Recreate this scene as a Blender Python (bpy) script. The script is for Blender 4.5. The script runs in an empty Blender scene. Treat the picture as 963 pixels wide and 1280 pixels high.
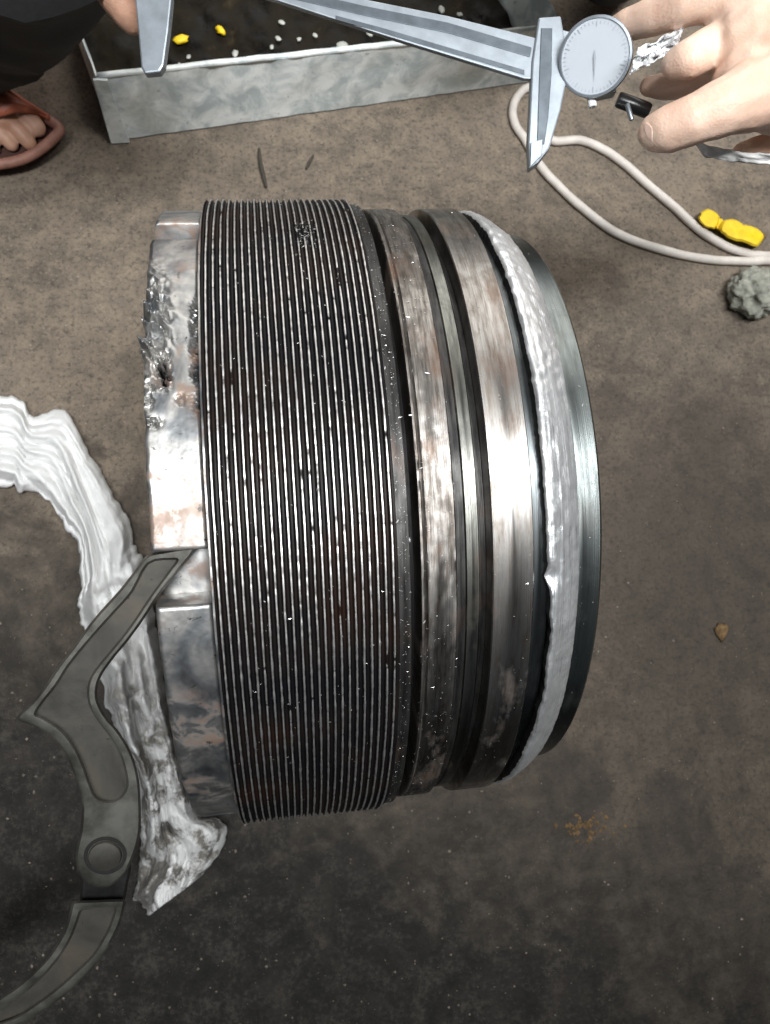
import bpy, bmesh, math, random
import numpy as np
from mathutils import Vector, Matrix, noise
random.seed(7)
PI = math.pi
scene = bpy.context.scene
col = scene.collection

# ------------------------------------------------------------------ camera
R = 0.19                      # thread radius of the gland, metres
TAU = math.radians(12.0)      # camera leans back from straight down
FPX, U0, V0 = 985.0, 481.5, 640.0
DCAM = 2.75069 * R
def rx(a): return Matrix.Rotation(a, 3, 'X')
CROT = rx(TAU) @ Matrix.Rotation(-0.05977, 3, 'Z') @ Matrix.Rotation(-0.14095, 3, 'Y') @ rx(-0.00201)
CLOC = Vector((0, -DCAM * math.sin(TAU), R + DCAM * math.cos(TAU)))
cd = bpy.data.cameras.new('camera'); cam = bpy.data.objects.new('camera', cd); col.objects.link(cam)
cam.matrix_world = Matrix.Translation(CLOC) @ CROT.to_4x4()
cd.sensor_fit = 'VERTICAL'; cd.sensor_height = 36.0; cd.lens = FPX / 1280 * 36.0
cd.clip_start = 0.01; cd.clip_end = 200
cd.dof.use_dof = True; cd.dof.focus_distance = 0.37; cd.dof.aperture_fstop = 20.0
scene.camera = cam
scene.render.resolution_x, scene.render.resolution_y = 770, 1024

# ------------------------------------------------------------------ light
w = bpy.data.worlds.new('World'); scene.world = w; w.use_nodes = True
bgn = w.node_tree.nodes['Background']; bgn.inputs[0].default_value = (0.86, 0.93, 1.0, 1); bgn.inputs[1].default_value = 0.05
def area(name, loc, target, sx, sy, power, colr):
    l = bpy.data.lights.new(name, 'AREA'); l.shape = 'RECTANGLE'; l.size = sx; l.size_y = sy; l.energy = power; l.color = colr
    o = bpy.data.objects.new(name, l); col.objects.link(o); o.location = loc
    o.rotation_euler = (Vector(target) - Vector(loc)).to_track_quat('-Z', 'Y').to_euler()
    return o
sky_l = area('roof_skylight', (0.28, -0.22, 2.3), (0.05, 0.60, 0), 1.9, 0.30, 12, (0.97, 0.99, 1.0)); sky_l.data.spread = math.radians(66)
area('far_fill', (0.6, 1.9, 1.3), (0.0, 0.3, 0.1), 2.6, 1.6, 22, (1.0, 0.98, 0.94))  # broad unseen fill, added to lift the far floor
vs = scene.view_settings
vs.view_transform = 'Standard'; vs.look = 'None'; vs.exposure = 0.45; vs.gamma = 1.0; vs.use_curve_mapping = False
scene.render.engine = 'CYCLES'

# ------------------------------------------------------------------ helpers
def ray(u, v): return CROT @ Vector(((u - U0) / FPX, -(v - V0) / FPX, -1.0))
def P(u, v, d): return CLOC + ray(u, v) * d                 # point at a camera depth
def F(u, v, z=0.0):                                         # point on a level plane
    r = ray(u, v); return CLOC + r * ((z - CLOC.z) / r.z)
def onplane(u, v, o, n):
    r = ray(u, v); return CLOC + r * ((o - CLOC).dot(n) / r.dot(n))
def obj(name, verts, faces, m=None, parent=None, smooth=True, kind=None):
    me = bpy.data.meshes.new(name); me.from_pydata([tuple(v) for v in verts], [], faces); me.update()
    return link(name, me, m, parent, smooth, kind)
def link(name, me, m=None, parent=None, smooth=True, kind=None):
    if smooth and len(me.polygons): me.polygons.foreach_set('use_smooth', [True] * len(me.polygons))
    o = bpy.data.objects.new(name, me); col.objects.link(o)
    if m: me.materials.clear(); me.materials.append(m)
    if parent: o.parent = parent
    if kind: o['kind'] = kind
    return o
def from_bm(name, bm, m, parent=None, smooth=True, kind=None):
    me = bpy.data.meshes.new(name); bmesh.ops.recalc_face_normals(bm, faces=bm.faces[:]); bm.to_mesh(me); bm.free()
    return link(name, me, m, parent, smooth, kind)
def empty(name, loc=(0, 0, 0), rot=(0, 0, 0)):
    o = bpy.data.objects.new(name, None); col.objects.link(o); o.location = loc; o.rotation_euler = rot; o.empty_display_size = 0.02
    return o
def tag(o, label, cat, group=None):
    o['label'] = label; o['category'] = cat
    if group: o['group'] = group
    return o
def sharp(o, deg=35):
    o.data.set_sharp_from_angle(angle=math.radians(deg)); return o
def nz(x, y=0, z=0, oct=3): return noise.fractal(Vector((x, y, z)), 1.0, 2.0, oct)
def bevel(o, wd, seg=2):
    b = o.modifiers.new('bevel', 'BEVEL'); b.width = wd; b.segments = seg; b.limit_method = 'ANGLE'; b.angle_limit = math.radians(40)
    return o
def bake(o):
    bpy.context.view_layer.update()
    dg = bpy.context.evaluated_depsgraph_get()
    me = bpy.data.meshes.new_from_object(o.evaluated_get(dg)); o.modifiers.clear(); o.data = me
    me.polygons.foreach_set('use_smooth', [True] * len(me.polygons)); return o
def tube(name, pts, rad, m, parent=None, n=10, closed=False, caps=True):
    """pts: list of Vectors; rad: number or list"""
    V, Fc = [], []; N = len(pts)
    rr = rad if hasattr(rad, '__len__') else [rad] * N
    up = Vector((0.13, 0.21, 1)).normalized()
    for i, p in enumerate(pts):
        a = pts[max(i - 1, 0)]; b = pts[min(i + 1, N - 1)]
        t = (b - a).normalized(); x = t.cross(up); x = x.normalized() if x.length > 1e-5 else Vector((1, 0, 0)); y = x.cross(t).normalized()
        for k in range(n):
            q = 2 * PI * k / n; V.append(p + (x * math.cos(q) + y * math.sin(q)) * rr[i])
    for i in range(N - 1):
        for k in range(n):
            Fc.append((i * n + k, i * n + (k + 1) % n, (i + 1) * n + (k + 1) % n, (i + 1) * n + k))
    if caps: Fc.append(tuple(range(n))[::-1]); Fc.append(tuple((N - 1) * n + k for k in range(n)))
    return obj(name, V, Fc, m, parent)
def catmull(pts, k=8):
    out = []; n = len(pts)
    for i in range(n - 1):
        p0, p1, p2, p3 = pts[max(i - 1, 0)], pts[i], pts[i + 1], pts[min(i + 2, n - 1)]
        for j in range(k):
            t = j / k
            out.append(0.5 * ((2 * p1) + (p2 - p0) * t + (2 * p0 - 5 * p1 + 4 * p2 - p3) * t * t + (3 * p1 - p0 - 3 * p2 + p3) * t ** 3))
    out.append(pts[-1]); return out
def interp(t, xs, ys):
    return float(np.interp(t, xs, ys))

# ------------------------------------------------------------------ materials
class MB:
    """small node-graph builder"""
    def __init__(s, name):
        s.m = bpy.data.materials.new(name); s.m.use_nodes = True; s.t = s.m.node_tree; s.n = s.t.nodes; s.l = s.t.links
        s.b = s.n['Principled BSDF']; s.tc = None
    def set(s, **k):
        for a, v in k.items(): s.put(s.b.inputs[a.replace('_', ' ')], v)
        return s
    def put(s, sock, v):
        if hasattr(v, 'is_output'): s.l.new(v, sock)
        elif isinstance(v, tuple) and len(v) == 3 and sock.type == 'RGBA': sock.default_value = (*v, 1)
        else: sock.default_value = v
    def obj(s):
        if not s.tc: s.tc = s.n.new('ShaderNodeTexCoord')
        return s.tc.outputs['Object']
    def math(s, op, a, b=0.0, clamp=False):
        x = s.n.new('ShaderNodeMath'); x.operation = op; x.use_clamp = clamp; s.put(x.inputs[0], a); s.put(x.inputs[1], b); return x.outputs[0]
    def sep(s, v): x = s.n.new('ShaderNodeSeparateXYZ'); s.l.new(v, x.inputs[0]); return x.outputs
    def comb(s, a, b, c=0.0):
        x = s.n.new('ShaderNodeCombineXYZ'); s.put(x.inputs[0], a); s.put(x.inputs[1], b); s.put(x.inputs[2], c); return x.outputs[0]
    def noise(s, vec, scale, detail=4.0, rough=0.55, dist=0.0):
        x = s.n.new('ShaderNodeTexNoise'); s.put(x.inputs['Vector'], vec); x.inputs['Scale'].default_value = scale
        x.inputs['Detail'].default_value = detail; x.inputs['Roughness'].default_value = rough; x.inputs['Distortion'].default_value = dist
        return x.outputs['Fac']
    def vor(s, vec, scale, feature='F1'):
        x = s.n.new('ShaderNodeTexVoronoi'); x.feature = feature; s.put(x.inputs['Vector'], vec); x.inputs['Scale'].default_value = scale
        return x.outputs['Distance']
    def ramp(s, f, stops, interp='LINEAR'):
        x = s.n.new('ShaderNodeValToRGB'); s.put(x.inputs[0], f); cr = x.color_ramp; cr.interpolation = interp
        while len(cr.elements) < len(stops): cr.elements.new(0.5)
        for e, (p, c) in zip(cr.elements, stops):
            e.position = p; e.color = (*c, 1) if isinstance(c, tuple) else (c, c, c, 1)
        return x.outputs[0]
    def mix(s, f, a, b, mode='MIX'):
        x = s.n.new('ShaderNodeMix'); x.data_type = 'RGBA'; x.blend_type = mode
        s.put(x.inputs[0], f); s.put(x.inputs[6], a); s.put(x.inputs[7], b); return x.outputs[2]
    def bump(s, h, strength=0.3, dist=0.001):
        x = s.n.new('ShaderNodeBump'); x.inputs['Strength'].default_value = strength; x.inputs['Distance'].default_value = dist
        s.put(x.inputs['Height'], h); s.l.new(x.outputs[0], s.b.inputs['Normal']); return s
    def lathe(s):
        o = s.sep(s.obj()); th = s.math('ARCTAN2', o[1], o[2]); return o, th
def lathe_mat(name, base, dark, rough, rust=0.0, grime=0.3, streak=0.5, metallic=1.0):
    m = MB(name); o, th = m.lathe()
    fine = m.noise(m.comb(m.math('MULTIPLY', o[0], 2200.0), m.math('MULTIPLY', th, 2.2), 1.7), 1.0, 3)
    broad = m.noise(m.comb(m.math('MULTIPLY', o[0], 360.0), m.math('MULTIPLY', th, 9.0), 5.1), 1.0, 5, 0.65)
    blot = m.noise(m.obj(), 38.0, 6, 0.62, 0.4)
    c = m.mix(m.ramp(fine, [(0.3, 0.0), (0.7, 1.0)]), base, tuple(x * (1 - streak * 0.5) for x in base))
    g = m.math('MULTIPLY', m.ramp(broad, [(0.42, 0.0), (0.66, 1.0)]), grime * 1.6, True)
    c = m.mix(g, c, dark)
    g2 = m.math('MULTIPLY', m.ramp(blot, [(0.5, 0.0), (0.63, 1.0)]), grime, True)
    c = m.mix(g2, c, dark)
    rs = m.math('MULTIPLY', m.ramp(m.noise(m.comb(m.math('MULTIPLY', o[0], 60.0), m.math('MULTIPLY', th, 5.0), 9.0), 1.0, 5, 0.6), [(0.54, 0.0), (0.68, 1.0)]), rust, True)
    c = m.mix(rs, c, (0.16, 0.075, 0.035))
    m.set(Base_Color=c, Metallic=m.math('SUBTRACT', metallic, m.math('MULTIPLY', rs, 0.7), True),
          Roughness=m.math('ADD', m.math('MULTIPLY', broad, 0.25), m.math('ADD', rough - 0.12, m.math('MULTIPLY', g2, 0.2))))
    m.set(Anisotropic=0.5)
    m.bump(m.math('ADD', fine, m.math('MULTIPLY', blot, 0.6)), 0.25, 0.0003)
    return m.m
def plain(name, c, rough=0.5, metallic=0.0, var=0.25, scale=60.0, bump=0.2, bd=0.0006):
    m = MB(name); n = m.noise(m.obj(), scale, 5, 0.6)
    m.set(Base_Color=m.mix(m.ramp(n, [(0.3, 0.0), (0.7, 1.0)]), tuple(x * (1 - var) for x in c), tuple(min(1, x * (1 + var)) for x in c)), Roughness=rough, Metallic=metallic)
    m.bump(n, bump, bd); return m.m

# floor: oily old concrete
m = MB('oily_concrete'); oc = m.obj()
n1 = m.noise(oc, 5.0, 7, 0.62, 0.3); n2 = m.noise(oc, 46.0, 6, 0.7); n3 = m.noise(oc, 260.0, 5, 0.7); n4 = m.noise(oc, 16.0, 5, 0.6, 0.8)
c = m.ramp(n1, [(0.28, (0.085, 0.070, 0.056)), (0.5, (0.150, 0.122, 0.095)), (0.72, (0.21, 0.172, 0.135))])
c = m.mix(m.ramp(n2, [(0.40, 0.0), (0.68, 0.75)]), c, (0.27, 0.215, 0.16))
c = m.mix(m.ramp(m.noise(oc, 90.0, 5, 0.7, 0.6), [(0.56, 0.0), (0.70, 0.6)]), c, (0.05, 0.042, 0.035))
c = m.mix(m.ramp(m.noise(oc, 420.0, 3, 0.6), [(0.62, 0.0), (0.70, 0.8)]), c, (0.36, 0.30, 0.23))
c = m.mix(m.ramp(n3, [(0.50, 0.0), (0.66, 0.65)]), c, (0.035, 0.03, 0.026))
sx = m.sep(oc)
# painted shade plus oily soaking: darkens the near and left slab, ragged outline
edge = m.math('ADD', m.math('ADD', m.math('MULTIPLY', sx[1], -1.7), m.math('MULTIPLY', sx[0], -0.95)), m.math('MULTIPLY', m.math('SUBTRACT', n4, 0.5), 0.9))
oil_shade = m.math('MULTIPLY', m.ramp(edge, [(-0.12, 0.0), (0.16, 0.6), (0.5, 1.0)]), 0.96)
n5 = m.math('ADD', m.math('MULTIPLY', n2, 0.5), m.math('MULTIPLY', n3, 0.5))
c = m.mix(oil_shade, c, m.ramp(n5, [(0.36, (0.005, 0.005, 0.0048)), (0.5, (0.013, 0.0125, 0.0115)), (0.62, (0.055, 0.049, 0.042))]))
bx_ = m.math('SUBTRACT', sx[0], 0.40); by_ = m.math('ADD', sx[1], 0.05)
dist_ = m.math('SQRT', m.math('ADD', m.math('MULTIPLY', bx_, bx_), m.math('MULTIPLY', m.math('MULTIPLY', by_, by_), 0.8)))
gland_shade = m.ramp(m.math('ADD', dist_, m.math('MULTIPLY', m.math('SUBTRACT', n4, 0.5), 0.35)), [(0.10, 0.72), (0.30, 0.0)])  # gland's shade on the floor to its right, painted as a dark blob
c = m.mix(gland_shade, c, (0.035, 0.029, 0.025))
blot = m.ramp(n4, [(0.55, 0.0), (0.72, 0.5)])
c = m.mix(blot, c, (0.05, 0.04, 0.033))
m.set(Base_Color=c, Roughness=m.math('SUBTRACT', 0.86, m.math('MULTIPLY', m.math('ADD', oil_shade, blot), 0.16)), Specular_IOR_Level=0.3)
m.bump(m.math('ADD', n2, m.math('MULTIPLY', n3, 0.7)), 0.8, 0.0022)
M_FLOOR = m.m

# collar: battered bright steel with rust and oxide blotches
m = MB('battered_steel'); oc = m.obj()
b1 = m.noise(oc, 33.0, 4, 0.5, 0.9); b2 = m.noise(oc, 95.0, 5, 0.6, 0.5); b3 = m.noise(oc, 24.0, 4, 0.5, 0.3)
c = m.ramp(b1, [(0.30, (0.12, 0.125, 0.13)), (0.44, (0.30, 0.31, 0.32)), (0.56, (0.52, 0.51, 0.49)), (0.7, (0.22, 0.225, 0.23))])
o = m.sep(oc)
rustm = m.math('MULTIPLY', m.ramp(b2, [(0.45, 0.0), (0.60, 1.0)]), m.ramp(b3, [(0.46, 0.0), (0.59, 1.0)]))
nearthread = m.ramp(o[0], [(0.0, 1.0), (1.0, 1.0)])
c = m.mix(m.math('MULTIPLY', rustm, 0.75), c, (0.23, 0.135, 0.085))
pit = m.ramp(m.noise(oc, 160.0, 5, 0.7, 1.0), [(0.62, 0.0), (0.70, 1.0)])
c = m.mix(pit, c, (0.06, 0.055, 0.05))
m.set(Base_Color=c, Metallic=m.math('SUBTRACT', 0.95, m.math('MULTIPLY', rustm, 0.6)), Roughness=m.math('ADD', 0.30, m.math('MULTIPLY', b2, 0.30)))
m.bump(m.math('ADD', b1, m.math('MULTIPLY', m.noise(oc, 260.0, 4, 0.6), 0.25)), 0.22, 0.0006)
M_COLLAR = m.m

# thread: worn bare crests, black oily flanks and roots
m = MB('oily_thread'); oc = m.obj(); o, th = m.lathe()
rad = m.math('SQRT', m.math('ADD', m.math('POWER', o[1], 2.0), m.math('POWER', o[2], 2.0)))
wob = m.noise(m.comb(m.math('MULTIPLY', o[0], 300.0), m.math('MULTIPLY', th, 40.0), 3.0), 1.0, 4, 0.6)
patch = m.noise(oc, 30.0, 4, 0.5)
crest = m.math('ADD', rad, m.math('MULTIPLY', m.math('SUBTRACT', wob, 0.5), 0.0011))
cm = m.math('MULTIPLY', m.math('SUBTRACT', crest, R * 0.9970), 1.0 / (R * 0.0018), True)
oilc = m.ramp(patch, [(0.40, (0.006, 0.006, 0.007)), (0.56, (0.012, 0.009, 0.008)), (0.72, (0.020, 0.010, 0.007))])
steel = m.ramp(wob, [(0.3, (0.36, 0.34, 0.33)), (0.6, (0.66, 0.64, 0.62))])
m.set(Base_Color=m.mix(cm, oilc, steel), Metallic=m.math('MULTIPLY', cm, 0.9), Roughness=m.math('ADD', 0.42, m.math('MULTIPLY', cm, 0.02)))
m.set(Specular_IOR_Level=0.12)
m.bump(wob, 0.3, 0.0006)
M_THREAD = m.m

M_BLACK = lathe_mat('black_oiled_steel', (0.035, 0.034, 0.034), (0.008, 0.008, 0.008), 0.5, 0.05, 0.5, 0.5, 0.5)
M_RUNOUT = lathe_mat('dark_runout_steel', (0.075, 0.073, 0.07), (0.014, 0.013, 0.013), 0.42, 0.2, 0.5, 0.5, 0.7)
M_BAND2 = lathe_mat('worn_streaked_steel', (0.40, 0.375, 0.35), (0.10, 0.085, 0.072), 0.42, 0.6, 0.6, 0.7)
M_BAND3 = lathe_mat('brushed_steel', (0.44, 0.42, 0.40), (0.15, 0.125, 0.10), 0.33, 0.45, 0.5, 0.6)
M_SHINE = lathe_mat('dark_shiny_steel', (0.16, 0.175, 0.18), (0.05, 0.052, 0.052), 0.30, 0.05, 0.3, 0.3)
M_GROOVE = lathe_mat('groove_steel', (0.26, 0.26, 0.235), (0.07, 0.07, 0.065), 0.32, 0.25, 0.45, 0.5)
M_SPIGOT = lathe_mat('bluish_turned_steel', (0.25, 0.275, 0.27), (0.10, 0.11, 0.105), 0.34, 0.1, 0.3, 0.3)
m = MB('torn_bright_metal'); o, th = m.lathe()
s1 = m.noise(m.comb(m.math('MULTIPLY', o[0], 900.0), m.math('MULTIPLY', th, 3.5), 2.0), 1.0, 5, 0.65); s2 = m.noise(m.obj(), 110.0, 5, 0.65, 0.8)
c = m.ramp(m.math('ADD', m.math('MULTIPLY', s1, 0.75), m.math('MULTIPLY', s2, 0.25)), [(0.33, (0.34, 0.34, 0.34)), (0.43, (0.78, 0.79, 0.80)), (0.65, (0.92, 0.92, 0.92))])
m.set(Base_Color=c, Metallic=0.78, Roughness=m.math('ADD', 0.24, m.math('MULTIPLY', s2, 0.3)))
m.bump(m.math('ADD', s1, s2), 0.4, 0.0010)
M_BEAD = m.m

# forged tool steel
m = MB('forged_grey_steel'); oc = m.obj(); t1 = m.noise(oc, 30.0, 5, 0.6, 0.4); t2 = m.noise(oc, 300.0, 4, 0.6)
c = m.ramp(t1, [(0.32, (0.04, 0.038, 0.033)), (0.55, (0.085, 0.081, 0.071)), (0.72, (0.125, 0.107, 0.085))])
c = m.mix(m.ramp(m.noise(oc, 130.0, 4, 0.6, 1.0), [(0.66, 0.0), (0.72, 0.8)]), c, (0.02, 0.018, 0.015))
m.set(Base_Color=c, Metallic=0.55, Roughness=m.math('ADD', 0.38, m.math('MULTIPLY', t1, 0.25))); m.bump(m.math('ADD', t1, m.math('MULTIPLY', t2, 0.25)), 0.3, 0.0008)
M_TOOL = m.m
m = MB('worn_tool_rim'); oc = m.obj(); t1 = m.noise(oc, 70.0, 5, 0.6)
m.set(Base_Color=m.ramp(t1, [(0.35, (0.10, 0.097, 0.086)), (0.65, (0.26, 0.252, 0.225))]), Metallic=0.7, Roughness=0.38); m.bump(t1, 0.25, 0.0008)
M_TOOLRIM = m.m

# rag
m = MB('oily_white_cotton'); oc = m.obj(); o = m.sep(oc)
st = m.noise(oc, 40.0, 7, 0.68, 0.2); wv = m.noise(oc, 900.0, 2, 0.5); st2 = m.noise(oc, 60.0, 5, 0.65, 0.6)
low = m.ramp(m.math('ADD', m.math('MULTIPLY', o[1], -3.2), m.math('MULTIPLY', m.math('SUBTRACT', st2, 0.5), 0.5)), [(0.22, 0.0), (0.5, 1.0)])
low2 = m.ramp(m.math('ADD', m.math('MULTIPLY', o[1], -3.2), 0.0), [(0.86, 1.0), (1.02, 0.0)])
c = m.mix(m.ramp(st2, [(0.4, 0.0), (0.75, 0.35)]), (0.80, 0.80, 0.79), (0.60, 0.60, 0.58))
mask = m.math('MULTIPLY', m.math('MULTIPLY', m.ramp(st, [(0.45, 0.0), (0.54, 0.9)]), low), low2)
c = m.mix(mask, c, m.ramp(st2, [(0.35, (0.03, 0.028, 0.025)), (0.65, (0.26, 0.23, 0.19))]))
m.set(Base_Color=c, Roughness=0.95); m.set(Subsurface_Weight=0.0); m.bump(m.math('ADD', wv, m.math('MULTIPLY', m.noise(oc, 200.0, 4, 0.6), 1.2)), 0.55, 0.0010)
M_RAG = m.m
m = MB('galvanised_sheet'); oc = m.obj(); g1 = m.noise(oc, 40.0, 6, 0.65, 0.5); g2 = m.noise(oc, 13.0, 4, 0.6); g3 = m.vor(oc, 70.0)
c = m.mix(m.ramp(g1, [(0.40, 0.0), (0.60, 1.0)]), (0.48, 0.53, 0.53), (0.86, 0.88, 0.86))
c = m.mix(m.ramp(g2, [(0.52, 0.0), (0.66, 0.45)]), c, (0.42, 0.41, 0.34))
c = m.mix(m.ramp(m.noise(oc, 130.0, 5, 0.7), [(0.63, 0.0), (0.7, 0.7)]), c, (0.2, 0.2, 0.19))
m.set(Base_Color=c, Metallic=0.12, Roughness=0.5); m.bump(m.math('ADD', g1, m.math('MULTIPLY', g3, 0.3)), 0.25, 0.001)
M_GALV = m.m
m = MB('oily_sludge'); oc = m.obj(); g1 = m.noise(oc, 35.0, 6, 0.65)
m.set(Base_Color=m.ramp(g1, [(0.35, (0.004, 0.0035, 0.003)), (0.6, (0.012, 0.009, 0.005)), (0.75, (0.04, 0.03, 0.017))]), Roughness=m.ramp(g1, [(0.4, 0.3), (0.65, 0.7)]), Specular_IOR_Level=0.08)
m.bump(g1, 0.5, 0.003); M_SLUDGE = m.m
def skin_mat(name, a, b):
    m = MB(name); oc = m.obj(); g = m.noise(oc, 30.0, 4, 0.6); f = m.vor(oc, 900.0)
    m.set(Base_Color=m.mix(m.ramp(g, [(0.35, 0.0), (0.65, 1.0)]), a, b), Roughness=0.5, Subsurface_Weight=0.25, Subsurface_Radius=(0.012, 0.005, 0.003), Subsurface_Scale=0.35)
    m.bump(m.math('ADD', m.math('MULTIPLY', f, 0.4), m.noise(oc, 130.0, 5, 0.65, 1.5)), 0.28, 0.0011); return m.m
M_SKIN = skin_mat('light_skin', (0.74, 0.48, 0.36), (0.84, 0.62, 0.49))
M_SKIN2 = skin_mat('tan_skin', (0.38, 0.20, 0.13), (0.52, 0.31, 0.22))
M_NAIL = plain('fingernail', (0.80, 0.57, 0.46), 0.55, 0, 0.06, 120, 0.05)
M_LEATHER = plain('red_brown_leather', (0.42, 0.12, 0.065), 0.5, 0, 0.3, 90, 0.3)
M_SOLE = plain('pinkish_sole_edge', (0.27, 0.125, 0.09), 0.6, 0, 0.3, 90, 0.3)
M_INSOLE = plain('dark_insole', (0.055, 0.02, 0.014), 0.7, 0, 0.3, 80, 0.3)
M_TROUSER = plain('dark_trousers', (0.009, 0.009, 0.010), 0.9, 0, 0.3, 300, 0.3)
M_CHROME = plain('satin_caliper_steel', (0.34, 0.375, 0.41), 0.42, 0.75, 0.16, 90, 0.08)
M_CALDARK = plain('dark_caliper_rail', (0.13, 0.15, 0.17), 0.4, 0.7, 0.2, 120, 0.1)
M_DIAL = plain('white_dial_face', (0.50, 0.535, 0.58), 0.35, 0, 0.04, 40, 0.02)
M_DIALGREY = plain('grey_dial_print', (0.36, 0.39, 0.43), 0.4, 0, 0.05, 40, 0.02)
M_KNOB = plain('black_knob', (0.018, 0.018, 0.018), 0.28, 0, 0.3, 200, 0.2)
M_SEAM = plain('dark_seam', (0.012, 0.011, 0.010), 0.9, 0, 0.3, 200, 0.2)
M_CABLE = plain('dirty_white_cable', (0.60, 0.55, 0.50), 0.55, 0, 0.14, 55, 0.2)
M_YELLOW = plain('yellow_plastic', (0.82, 0.56, 0.012), 0.5, 0, 0.14, 140, 0.3)
M_CLOD = plain('grey_clod', (0.25, 0.25, 0.21), 0.95, 0, 0.4, 120, 0.9, 0.002)
M_WHITE = plain('white_tissue', (0.78, 0.77, 0.75), 0.9, 0, 0.08, 150, 0.3)
M_GRIT = plain('pale_grit', (0.19, 0.16, 0.125), 0.8, 0, 0.8, 90, 0.2)
M_FLAKE = plain('bright_swarf', (0.75, 0.74, 0.72), 0.35, 0.8, 0.2, 80, 0.1)
M_WOOD = plain('dark_splinter', (0.05, 0.042, 0.032), 0.85, 0, 0.4, 200, 0.4)
M_OCHRE = plain('ochre_crumb', (0.15, 0.092, 0.04), 0.95, 0, 0.5, 200, 0.6, 0.002)
m = MB('clear_plastic'); m.set(Base_Color=(0.92, 0.93, 0.94), Roughness=0.35, Transmission_Weight=0.0, IOR=1.45, Subsurface_Weight=0.3, Subsurface_Radius=(0.01, 0.01, 0.01), Subsurface_Scale=0.5)
M_PLASTIC = m.m

# ------------------------------------------------------------------ floor
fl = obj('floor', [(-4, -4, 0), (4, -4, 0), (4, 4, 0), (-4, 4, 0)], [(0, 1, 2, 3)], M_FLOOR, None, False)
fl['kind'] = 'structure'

# ------------------------------------------------------------------ the gland
gland = empty('threaded_gland', (0, 0, R), (TAU, 0, 0))
tag(gland, 'large threaded steel cylinder gland lying on its side on the oily floor', 'machine part')
def cyl(s, r, th): return (s * R, r * R * math.sin(th), r * R * math.cos(th))
def revolve(name, prof, m, n=288, disp=None, deg=30):
    V, Fc = [], []; k = len(prof)
    for i in range(n):
        th = 2 * PI * i / n - PI
        for j, (s, r) in enumerate(prof):
            if disp: s, r = disp(s, r, th, j)
            V.append(cyl(s, r, th))
    for i in range(n):
        a, b = i * k, ((i + 1) % n) * k
        for j in range(k): Fc.append((a + j, b + j, b + (j + 1) % k, a + (j + 1) % k))
    o = obj(name, V, Fc, m, gland); bm = bmesh.new(); bm.from_mesh(o.data); bmesh.ops.recalc_face_normals(bm, faces=bm.faces[:]); bm.to_mesh(o.data); bm.free()
    return sharp(o, deg)
def rnd(s0, s1, r, ch, inner):
    """closed section of a ring s0..s1 with small chamfers"""
    return [(s0, inner), (s0, r - ch), (s0 + ch, r)] + [(s0 + ch + (s1 - s0 - 2 * ch) * t, r) for t in (0.25, 0.5, 0.75)] + [(s1 - ch, r), (s1, r - ch), (s1, inner)]
# collar: base ring plus six tabs between spanner notches
base = rnd(-0.268, -0.1465, 0.868, 0.004, 0.66)
V, Fc = [], []
def grid_add(rows, closed_section=True, cap=True):
    k = len(rows[0]); b0 = len(V)
    for r_ in rows: V.extend(r_)
    for i in range(len(rows) - 1):
        for j in range(k): Fc.append((b0 + i * k + j, b0 + (i + 1) * k + j, b0 + (i + 1) * k + (j + 1) % k, b0 + i * k + (j + 1) % k))
    if cap: Fc.append(tuple(b0 + j for j in range(k))[::-1]); Fc.append(tuple(b0 + (len(rows) - 1) * k + j for j in range(k)))
grid_add([[cyl(s, r, 2 * PI * i / 200) for s, r in base] for i in range(201)], cap=False)
def gauss(x, y, x0, y0, sx_, sy_): return math.exp(-((x - x0) / sx_) ** 2 - ((y - y0) / sy_) ** 2)
def collar_disp(s, r, th):
    d = math.degrees(th)
    if r < 0.93: return s, r
    rr = r + 0.0016 * nz(s * 14, th * 6, 1.3) + 0.0004 * nz(s * 70, th * 40, 4.3)
    # folded gouges hammered into the edge
    g = gauss(s, d, -0.262, 28.5, 0.034, 6.5)
    wv = d * 0.30 + s * 26 + 0.9 * nz(s * 30, d * .25, 2.2)
    rid = 1 - 2 * abs((wv % 1.0) - 0.5) * 2
    rr += g * (0.026 * rid - 0.013 + 0.005 * nz(s * 90, d * .9, 6.1))
    ss = s - 0.011 * gauss(s, d, -0.278, 25.5, 0.024, 3.0) * (0.7 + 0.6 * rid) - 0.006 * gauss(s, d, -0.275, 31, 0.02, 2.0)
    jag = 0.5 + 0.9 * nz(s * 120, d * 1.3, 3.3)
    rr -= 0.10 * jag * gauss(s, d, -0.230, 20.6, 0.011, 1.7) + 0.07 * jag * gauss(s, d, -0.221, 18.6, 0.008, 1.0)
    rr -= 0.035 * jag * gauss(s, d, -0.250, 18.0, 0.014, 0.7) + 0.030 * jag * gauss(s, d, -0.262, 15.6, 0.008, 0.9)
    rr -= 0.028 * jag * gauss(s, d, -0.255, 12.6, 0.015, 0.6) + 0.02 * jag * gauss(s, d, -0.190, 15.6, 0.010, 0.7)
    # chipped rim next to the thread
    for d0, a in ((31, .03), (27.5, .05), (23.5, .06), (19.5, .045), (15, .02)):
        q = gauss(s, d, -0.148, d0, 0.015, 1.5); rr -= a * q * (0.6 + 0.4 * nz(d * 2.1, s * 90))
    rr -= 0.014 * gauss(s, d, -0.27, -41, 0.012, 2.4) + 0.010 * gauss(s, d, -0.27, 37, 0.012, 2.0)
    # softened, knocked edges
    ss += 0.0025 * nz(d * 0.35, 7.7) * (1 if s < -0.26 else 0)
    return ss, rr
NC = [-8.3 + 60 * k for k in range(6)]
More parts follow.
